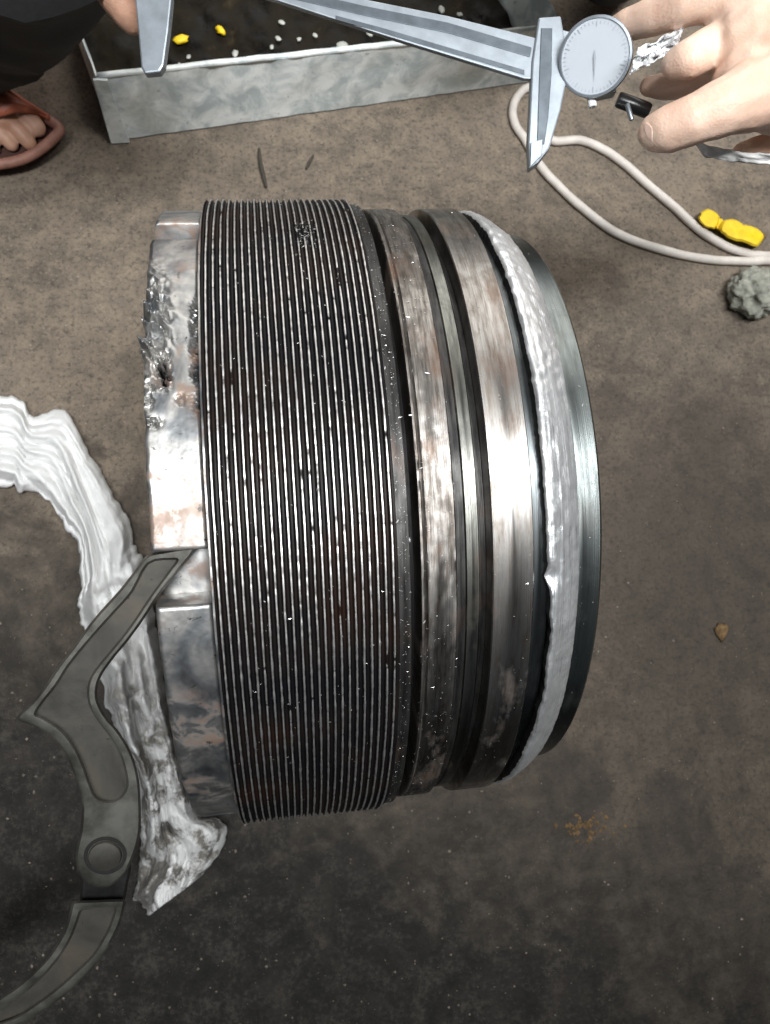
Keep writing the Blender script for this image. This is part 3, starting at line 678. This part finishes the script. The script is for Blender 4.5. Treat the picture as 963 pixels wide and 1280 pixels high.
def nail(c_px, d, ang, lu, lv, m, lift):
    u, v = c_px; o_ = P(u, v, d - lift); ex = (P(u + math.cos(ang), v + math.sin(ang), d - lift) - o_); ey = (P(u - math.sin(ang), v + math.cos(ang), d - lift) - o_); nz_ = ex.cross(ey).normalized()
    if nz_.dot(CLOC - o_) < 0: nz_ = -nz_
    V, Fc = [o_ - PO], []; N = 24
    for k_ in (0.5, 1.0):
        for i in range(N):
            q = 2 * PI * i / N; cx = abs(math.cos(q)) ** .7 * math.copysign(1, math.cos(q)); sy = abs(math.sin(q)) ** .7 * math.copysign(1, math.sin(q))
            V.append(o_ - PO + ex * cx * lu * k_ + ey * sy * lv * k_ - nz_ * (0.0026 * (sy * k_) ** 2 + 0.0022 * max(0, -cx * k_) ** 2 + .0007 * max(0, cx * k_) ** 2))
    for i in range(N): Fc.append((0, 1 + i, 1 + (i + 1) % N)); Fc.append((1 + i, 1 + N + i, 1 + N + (i + 1) % N, 1 + (i + 1) % N))
    o = obj('fingernail', V, Fc, m, hand); sb = o.modifiers.new('sub', 'SUBSURF'); sb.levels = sb.render_levels = 2; sw = o.modifiers.new('wrap', 'SHRINKWRAP'); sw.target = hand; sw.offset = .0003; return o
nail((818, 160), .392, math.radians(-14), 13, 12, M_NAIL, 24 * .392 / FPX - .0010)
# the other hand steadying the fixed jaw over the tray
hand2 = flesh('hand', [C((166, 26, .470, 17), (158, 12, .466, 22), (142, -12, .460, 25), (120, -50, .450, 29), (95, -110, .44, 48)),
    C((200, -75, .45, 20), (170, -90, .45, 26), (130, -110, .44, 40)), C((95, -110, .44, 55), (60, -200, .43, 48), (0, -330, .42, 55))], M_SKIN2)
# foot with toes, leg rising out of frame
def FZ(u, v, z, r): return (F(u, v, z), r)
foot_chains = [
    [FZ(46, 160, .026, .0085), FZ(38, 150, .028, .0095), FZ(20, 138, .033, .011), FZ(-10, 122, .04, .018)],
    [FZ(37, 179, .024, .0068), FZ(31, 171, .027, .0075), FZ(18, 158, .031, .0078), FZ(-2, 143, .037, .012), FZ(-20, 128, .042, .018)],
    [FZ(15, 181, .023, .0064), FZ(9, 174, .026, .0070), FZ(-4, 163, .030, .0078), FZ(-25, 148, .037, .014)],
    [FZ(-8, 186, .022, .0062), FZ(-16, 178, .025, .007), FZ(-35, 162, .032, .012)],
    [FZ(-32, 190, .02, .006), FZ(-42, 180, .024, .007), FZ(-58, 160, .032, .013)],
    [FZ(-10, 122, .04, .020), FZ(-45, 90, .05, .026), FZ(-90, 55, .06, .028), FZ(-140, 10, .05, .030)],
    [FZ(-25, 145, .034, .016), FZ(-65, 120, .04, .024), FZ(-110, 60, .05, .026)],
    [FZ(-90, 55, .06, .028), (F(-40, 50, .09), .026), (F(5, 10, .15), .036), (F(14, -60, .23), .042)],
]
foot = flesh('foot', foot_chains, M_SKIN2, 0.0013, 5)
tp = catmull([F(-50, 70, .075) - PO, F(-28, 40, .10) - PO, F(-2, -2, .15) - PO, F(14, -60, .23) - PO, F(20, -170, .34) - PO], 8)
def trr(i, k_, n_): return 1 + .10 * nz(i * .22, math.cos(2 * PI * k_ / n_) * 1.5, math.sin(2 * PI * k_ / n_) * 1.5)
tr = tube('trouser_leg', tp, [interp(i / (len(tp) - 1), [0, .2, .6, 1], [.034, .047, .058, .07]) for i in range(len(tp))], M_TROUSER, person, 28)
for i_, v in enumerate(tr.data.vertices):
    r_, k_ = divmod(i_, 28); c_ = tp[min(r_, len(tp) - 1)]; v.co = c_ + (v.co - c_) * trr(r_, k_, 28)
tp2 = catmull([F(765, -42, .035) - PO, F(772, -75, .08) - PO, F(770, -130, .16) - PO, F(745, -230, .30) - PO], 8)
tube('trouser_leg', tp2, [interp(i / (len(tp2) - 1), [0, .3, 1], [.040, .047, .068]) for i in range(len(tp2))], M_TROUSER, person, 28)
flesh('foot', [[FZ(765, -45, .035, .03), FZ(800, -65, .03, .03), FZ(860, -75, .022, .024), FZ(890, -70, .016, .016)]], M_SKIN2, .002, 5)
sandal = empty('sandal'); sandal.parent = person
sole = [(80, 163), (76, 172), (66, 181), (54, 189), (40, 197), (25, 203), (0, 207), (-30, 208), (-62, 200), (-95, 165), (-135, 120), (-190, 60), (-190, 10), (-140, -20), (-85, 20), (-40, 85), (-5, 108), (25, 122), (50, 140), (70, 152)]
sl_ = smooth_loop(sole, 3); n = len(sl_)
def ringF(lp, z): return [F(u, v, z) - PO for u, v in lp]
def solid(name, rings, m, parent, cap=True):
    n_ = len(rings[0]); V = [p for r_ in rings for p in r_]; Fc = []
    for j in range(len(rings) - 1):
        for i in range(n_): Fc.append((j * n_ + i, j * n_ + (i + 1) % n_, (j + 1) * n_ + (i + 1) % n_, (j + 1) * n_ + i))
    if cap: Fc.append(tuple(range(n_))[::-1]); Fc.append(tuple((len(rings) - 1) * n_ + i for i in range(n_)))
    o = obj(name, V, Fc, m, parent); bm = bmesh.new(); bm.from_mesh(o.data); bmesh.ops.recalc_face_normals(bm, faces=bm.faces[:]); bm.to_mesh(o.data); bm.free(); return sharp(o, 40)
solid('sole', [ringF(offset_loop(sl_, -0.5), .001), ringF(offset_loop(sl_, -2), .006), ringF(sl_, .014), ringF(offset_loop(sl_, 2), .0165)], M_SOLE, sandal)
solid('insole', [ringF(offset_loop(sl_, 8), .0150), ringF(offset_loop(sl_, 8.5), .0172)], M_INSOLE, sandal)
# raised rim round the toes
rim = [(8, 204), (28, 199), (44, 191), (58, 181), (69, 171), (75, 162), (66, 153), (52, 146)]
tube('toe_rim', catmull([F(u, v, .020) - PO for u, v in [(-40, 206), (-15, 206)] + rim[:]], 6), 0.0048, M_SOLE, sandal, 10)
# broad strap over the toes' base
V, Fc = [], []
top_e = [(66, 150), (52, 141), (34, 130), (16, 118), (-4, 104), (-22, 92)]; bot_e = [(56, 151), (42, 143), (24, 141), (8, 144), (-14, 150), (-44, 172)]
zs_t = [.020, .032, .044, .050, .050, .046]; zs_b = [.022, .036, .046, .050, .046, .030]
tt = catmull([F(u, v, z) - PO for (u, v), z in zip(top_e, zs_t)], 6); bb = catmull([F(u, v, z) - PO for (u, v), z in zip(bot_e, zs_b)], 6)
for a, b in zip(tt, bb):
    for k_ in range(7):
        t = k_ / 6; V.append(a.lerp(b, t) + Vector((0, 0, .006 * math.sin(PI * t))))
for i in range(len(tt) - 1):
    for k_ in range(6): q = i * 7 + k_; Fc.append((q, q + 1, q + 8, q + 7))
sp = obj('strap', V, Fc, M_LEATHER, sandal); sd = sp.modifiers.new('thick', 'SOLIDIFY'); sd.thickness = .003; sd.offset = 1
V, Fc = [], []
low_e = catmull([F(u, v, .012) - PO for u, v in [(72, 152), (56, 142), (38, 130), (16, 116), (-8, 104), (-30, 92)]], 6)
for a, b in zip(tt, low_e):
    for k_ in range(4): V.append(a.lerp(b, k_ / 3))
for i in range(len(tt) - 1):
    for k_ in range(3): q = i * 4 + k_; Fc.append((q, q + 1, q + 5, q + 4))
sp = obj('strap', V, Fc, M_LEATHER, sandal); sd = sp.modifiers.new('thick', 'SOLIDIFY'); sd.thickness = .003; sd.offset = 0

# ------------------------------------------------------------------ dial caliper
Bp = P(690, 92, .440); Ap = P(330, -14, .440)
xd = (Bp - Ap).normalized()
# the jaw direction: perpendicular to the beam, through the jaw tip's pixel
best = None
for k_ in range(2000):
    d = .44 + .00001 * k_; q = P(664, 208, d) - P(684, 60, .438)
    e = abs(q.normalized().dot(xd))
    if best is None or e < best[0]: best = (e, d)
jd = (P(664, 208, best[1]) - P(684, 60, .438)); jd = (jd - xd * jd.dot(xd)).normalized()
nd = xd.cross(jd).normalized()
if nd.dot(CLOC - Bp) < 0: nd = -nd
calip = empty('dial_caliper', Bp)
tag(calip, 'satin steel dial caliper held open above the tray', 'caliper')
CO = Bp
def cal_px(u, v, h=0.0):                                     # pixel on the caliper's plane, h above it
    return onplane(u, v, Bp + nd * h, nd) - CO
def prism(name, pts, h0, h1, m, parent, ch=0.0006):
    bm = bmesh.new()
    a = [bm.verts.new(cal_px(u, v, 0) + nd * h0) for u, v in pts]; b = [bm.verts.new(cal_px(u, v, 0) + nd * h1) for u, v in pts]; n_ = len(pts)
    for i in range(n_): bm.faces.new((a[i], a[(i + 1) % n_], b[(i + 1) % n_], b[i]))
    bm.faces.new(a[::-1]); bm.faces.new(b)
    o = from_bm(name, bm, m, parent, False)
    return bevel(o, ch, 2)
T = .0018
beam = prism('beam', [(150, -68), (240, -42), (455, 1), (560, 22), (720, 62), (716, 104), (655, 100), (480, 46), (345, 2), (230, -32), (150, -58)], -T, T, M_CHROME, calip)
prism('rail_slot', [(250, -38), (455, 10), (560, 31), (664, 62), (662, 74), (560, 44), (455, 22), (250, -26)], T - .0004, T + .0005, M_CALDARK, calip, .0002)
prism('rail_slot', [(420, 22), (480, 38), (655, 90), (655, 96), (480, 44), (420, 27)], T - .0004, T + .0004, M_CALDARK, calip, .0001)
prism('fixed_jaw', [(160, -95), (214, -90), (216, 0), (212, 40), (206, 84), (201, 92), (182, 94), (178, 86), (174, 40), (170, 0)], -.0040, .0022, M_CHROME, calip, .0010)
prism('sliding_jaw', [(672, 26), (700, 24), (706, 60), (708, 100), (700, 140), (686, 188), (672, 206), (660, 214), (659, 180), (662, 120), (664, 80)], -.0042, .0034, M_CHROME, calip, .0010)
prism('jaw_face', [(675, 40), (689, 40), (688, 98), (684, 150), (679, 184), (670, 184), (672, 120)], .0032, .0040, M_CALDARK, calip, .0003)
prism('jaw_tip', [(662, 182), (677, 178), (676, 198), (661, 213)], .0030, .0044, M_CHROME, calip, .0004)
prism('slider', [(700, 40), (760, 55), (770, 118), (742, 124), (706, 102)], -.0045, .0030, M_CHROME, calip, .0010)
# dial: bezel, face, needle, tick marks
vd0 = (CLOC - P(747, 73, .43)).normalized(); dc = cal_px(747, 73) + vd0 * .007; du = (cal_px(748, 73) - cal_px(747, 73)).length * 43.8
vd = (CLOC - P(747, 73, .43)).normalized(); ez = (vd + Vector((-.16, .10, 0))).normalized(); ex = xd - ez * xd.dot(ez); ex.normalize(); ey = ez.cross(ex)
def turned(name, prof_, m, parent, n=64, cap=True):
    V, Fc = [], []
    for r, h in prof_:
        for i in range(n): q = 2 * PI * i / n; V.append(dc + (ex * math.cos(q) + ey * math.sin(q)) * r * du + ez * h)
    for j in range(len(prof_) - 1):
        for i in range(n): Fc.append((j * n + i, j * n + (i + 1) % n, (j + 1) * n + (i + 1) % n, (j + 1) * n + i))
    if cap: Fc.append(tuple((len(prof_) - 1) * n + i for i in range(n)))
    return sharp(obj(name, V, Fc, m, parent), 35)
turned('dial_housing', [(0.60, -.014), (0.62, -.006), (0.96, .001), (0.99, .0035), (0.985, .0062), (0.965, .0066), (0.5, .0066)], M_CALDARK, calip)
dial = turned('dial_face', [(0.93, .0074), (0.92, .0080), (0.4, .0081)], M_DIAL, calip)
turned('bezel', [(0.98, .0050), (1.015, .0060), (1.015, .0076), (1.0, .0086), (0.94, .0088), (0.915, .0079)], M_CHROME, calip, cap=False)
V, Fc = [], []
for i in range(50):
    q = 2 * PI * i / 50; a = ex * math.cos(q) + ey * math.sin(q); b = ez.cross(a); r0 = .80 if i % 5 else .74; b0 = len(V); wd = du * (.006 if i % 5 else .011)
    for r, s in ((r0, -1), (r0, 1), (.87, 1), (.87, -1)): V.append(dc + a * r * du + b * s * wd + ez * .00835)
    Fc.append((b0, b0 + 1, b0 + 2, b0 + 3))
obj('tick_marks', V, Fc, M_DIALGREY, dial, False)
a = (ex * .35 - ey * .94).normalized(); b = ez.cross(a)
obj('needle', [dc - a * du * .2 + ez * .0089, dc + b * du * .035 + ez * .0089, dc + a * du * .62 + ez * .0089, dc - b * du * .035 + ez * .0089], [(0, 1, 2, 3)], M_DIALGREY, dial, False)
def rod(name, p, q, r, m, parent, n=20):
    return sharp(tube(name, [p, p.lerp(q, .08), p.lerp(q, .92), q], [r * .86, r, r, r * .86], m, parent, n), 40)
rod('bezel_screw', cal_px(738, 112, .001), cal_px(741, 134, .001), .0024, M_WHITE, calip)
rod('thumb_wheel', cal_px(772, 124, .000), cal_px(812, 139, .000), .0042, M_KNOB, calip)
rod('lock_screw', cal_px(784, 130, .004), cal_px(790, 150, .004), .0014, M_CHROME, calip)
# crumpled clear wrap pinched behind the dial
V, Fc = [], []; N1, N2 = 26, 18
for i in range(N1):
    for j in range(N2):
        a, b = i / (N1 - 1), j / (N2 - 1)
        u = 797 + 58 * a - 10 * b + 5 * nz(a * 4, b * 4, 1); v = 62 - 28 * a + 30 * b + 5 * nz(a * 4, b * 4, 4)
        V.append(P(u, v, .412 + .008 * nz(a * 4, b * 4, 2) + .002 * nz(a * 10, b * 10, 7)))
for i in range(N1 - 1):
    for j in range(N2 - 1): q = i * N2 + j; Fc.append((q, q + 1, q + N2 + 1, q + N2))
wr = obj('plastic_wrap', V, Fc, M_PLASTIC, None, False); sd = wr.modifiers.new('t', 'SOLIDIFY'); sd.thickness = .0004
tag(wr, 'crumpled clear plastic scrap pinched between the fingers beside the dial', 'plastic scrap')
# white tissue under the hand
V, Fc = [], []; N1, N2 = 34, 8
for i in range(N1):
    for j in range(N2):
        a, b = i / (N1 - 1), j / (N2 - 1); u = 866 + 130 * a; v = interp(u, [866, 880, 915, 963, 1000], [172, 189, 196, 200, 204]) + (b - .5) * interp(u, [866, 880, 1000], [8, 14, 12]) + 2 * nz(a * 12, b * 2)
        V.append(P(u, v, .416 + .002 * nz(a * 6, b * 2, 3) + .006 * b))
for i in range(N1 - 1):
    for j in range(N2 - 1): q = i * N2 + j; Fc.append((q, q + 1, q + N2 + 1, q + N2))
ti = obj('tissue', V, Fc, M_WHITE); sd = ti.modifiers.new('t', 'SOLIDIFY'); sd.thickness = .0008
tag(ti, 'thin folded white tissue held under the little finger', 'tissue')

# ------------------------------------------------------------------ cable, plug, clod, crumbs
RC = .0044
path = [(1240, 372), (1120, 342), (1040, 330), (963, 326), (935, 327), (895, 325), (855, 319), (808, 306), (767, 289), (727, 259), (700, 234), (677, 209), (657, 175), (645, 157), (641, 138), (647, 121), (660, 110), (678, 113), (690, 130), (684, 160), (692, 176), (724, 175), (751, 185), (781, 205), (808, 229), (841, 257), (875, 288), (908, 308), (935, 317), (963, 320), (1040, 322), (1120, 330), (1240, 352)]
zz = [RC] * len(path); zz[19] = RC * 1.6; 
pts = catmull([F(u, v, z) for (u, v), z in zip(path, zz)], 8)
pts = [p + Vector((.0006 * nz(i * .13, 1), .0006 * nz(i * .13, 5), 0)) for i, p in enumerate(pts)]
cb = tube('cable', pts, [RC * (1 + .05 * nz(i * .2, 9)) for i in range(len(pts))], M_CABLE, None, 12)
tag(cb, 'dirty white electric cable looped on the floor beside the yellow plug', 'cable')
plug = empty('yellow_plug', F(915, 285, 0)); tag(plug, 'broken bright yellow plastic plug lying by the white cable', 'plug')
def block(name, outline, z0, z1, m, parent, O, seed=0.0, inset=2.0):
    lp = smooth_loop(outline, 3); lp = [(u + 1.3 * nz(u * .3, v * .3, seed), v + 1.3 * nz(u * .3, v * .3, seed + 5)) for u, v in lp]
    rings = [[F(u, v, z) - O for u, v in l] for l, z in ((offset_loop(lp, 1), z0), (lp, z0 + .003), (lp, z1 - .003), (offset_loop(lp, inset), z1))]
    return solid(name, rings, m, parent)
block('plug_tip', [(873, 272), (879, 263), (889, 262), (899, 271), (897, 283), (888, 286), (878, 281)], .001, .014, M_YELLOW, plug, plug.location, 1)
block('plug_neck', [(893, 276), (903, 274), (907, 288), (897, 288)], .001, .010, M_YELLOW, plug, plug.location, 2)
block('plug_body', [(900, 287), (906, 275), (920, 275), (930, 281), (940, 283), (954, 292), (952, 303), (944, 308), (930, 303), (920, 301), (908, 296)], .001, .017, M_YELLOW, plug, plug.location, 3, 3)
block('plug_pin', [(944, 288), (958, 293), (955, 301), (942, 306)], .003, .012, M_OCHRE, plug, plug.location, 4)
bm = bmesh.new(); bmesh.ops.create_icosphere(bm, subdivisions=5, radius=1)
cc = F(946, 364, .018); hv = (F(945, 376, .03) - cc).normalized()
for v in bm.verts:
    d = v.co.normalized(); k_ = 1 + .22 * nz(d.x * 2, d.y * 2, d.z * 2) + .10 * nz(d.x * 6, d.y * 6, d.z * 6) + .05 * nz(d.x * 16, d.y * 16, d.z * 16)
    k_ -= .45 * math.exp(-((1 - d.dot(hv)) / .035) ** 2)
    v.co = Vector((d.x * .0255, d.y * .0255, d.z * .019)) * k_
cl = from_bm('clod', bm, M_CLOD); cl.location = cc - Vector((0, 0, .002)); tag(cl, 'lumpy grey clod with a small hole, just below the cable', 'clod')
for i, (pp, r) in enumerate([([(324, 186), (326, 205), (330, 222), (333, 234)], .0022), ([(392, 194), (387, 203), (383, 211)], .0016)]):
    o = tube('splinter', catmull([F(u, v, .003) for u, v in pp], 4), [r * (.5 + .5 * math.sin(PI * (k_ + .5) / (4 * (len(pp) - 1) + 1))) for k_ in range(4 * (len(pp) - 1) + 1)], M_WOOD, None, 7)
    tag(o, ['longer dark wood splinter on the floor below the tray', 'short faint splinter on the floor below the tray'][i], 'splinter', 'splinters by the tray')
# crumbs
rng = random.Random(11); V, Fc = [], []
def crumb(V, Fc, c, r, rng):
    b = len(V)
    for d in ((1, 0, 0), (0, 1, 0), (-1, 0, 0), (0, -1, 0), (0, 0, 1)):
        k_ = r * rng.uniform(.5, 1.2); V.append(c + Vector((d[0] * k_, d[1] * k_, d[2] * k_ * .6)))
    a = rng.uniform(0, PI)
    for i in range(4): Fc.append((b + i, b + (i + 1) % 4, b + 4))
for i in range(60):
    u, v = rng.gauss(735, 14), rng.gauss(1033, 9); crumb(V, Fc, F(u, v, 0), rng.uniform(.0008, .0028), rng)
oc_ = obj('ochre_crumbs', V, Fc, M_OCHRE, None, False, 'stuff'); tag(oc_, 'small heap of ochre crumbs on the bare dark floor', 'crumbs')
lf = lump('ochre_flake', F(902, 789, .002), (.008, .006, .003), M_OCHRE, 1.2, .6, 2, .6); tag(lf, 'single ochre flake lying on the bare floor right of the spigot', 'flake')
V, Fc = [], []
for i in range(4200):
    u, v = rng.uniform(-30, 990), rng.uniform(60, 1320); r = .0003 + .0013 * rng.random() ** 6
    crumb(V, Fc, F(u, v, 0), r, rng)
gr = obj('grit', V, Fc, M_GRIT, None, False, 'stuff'); tag(gr, 'fine pale grit and metal chips scattered over the floor', 'grit')
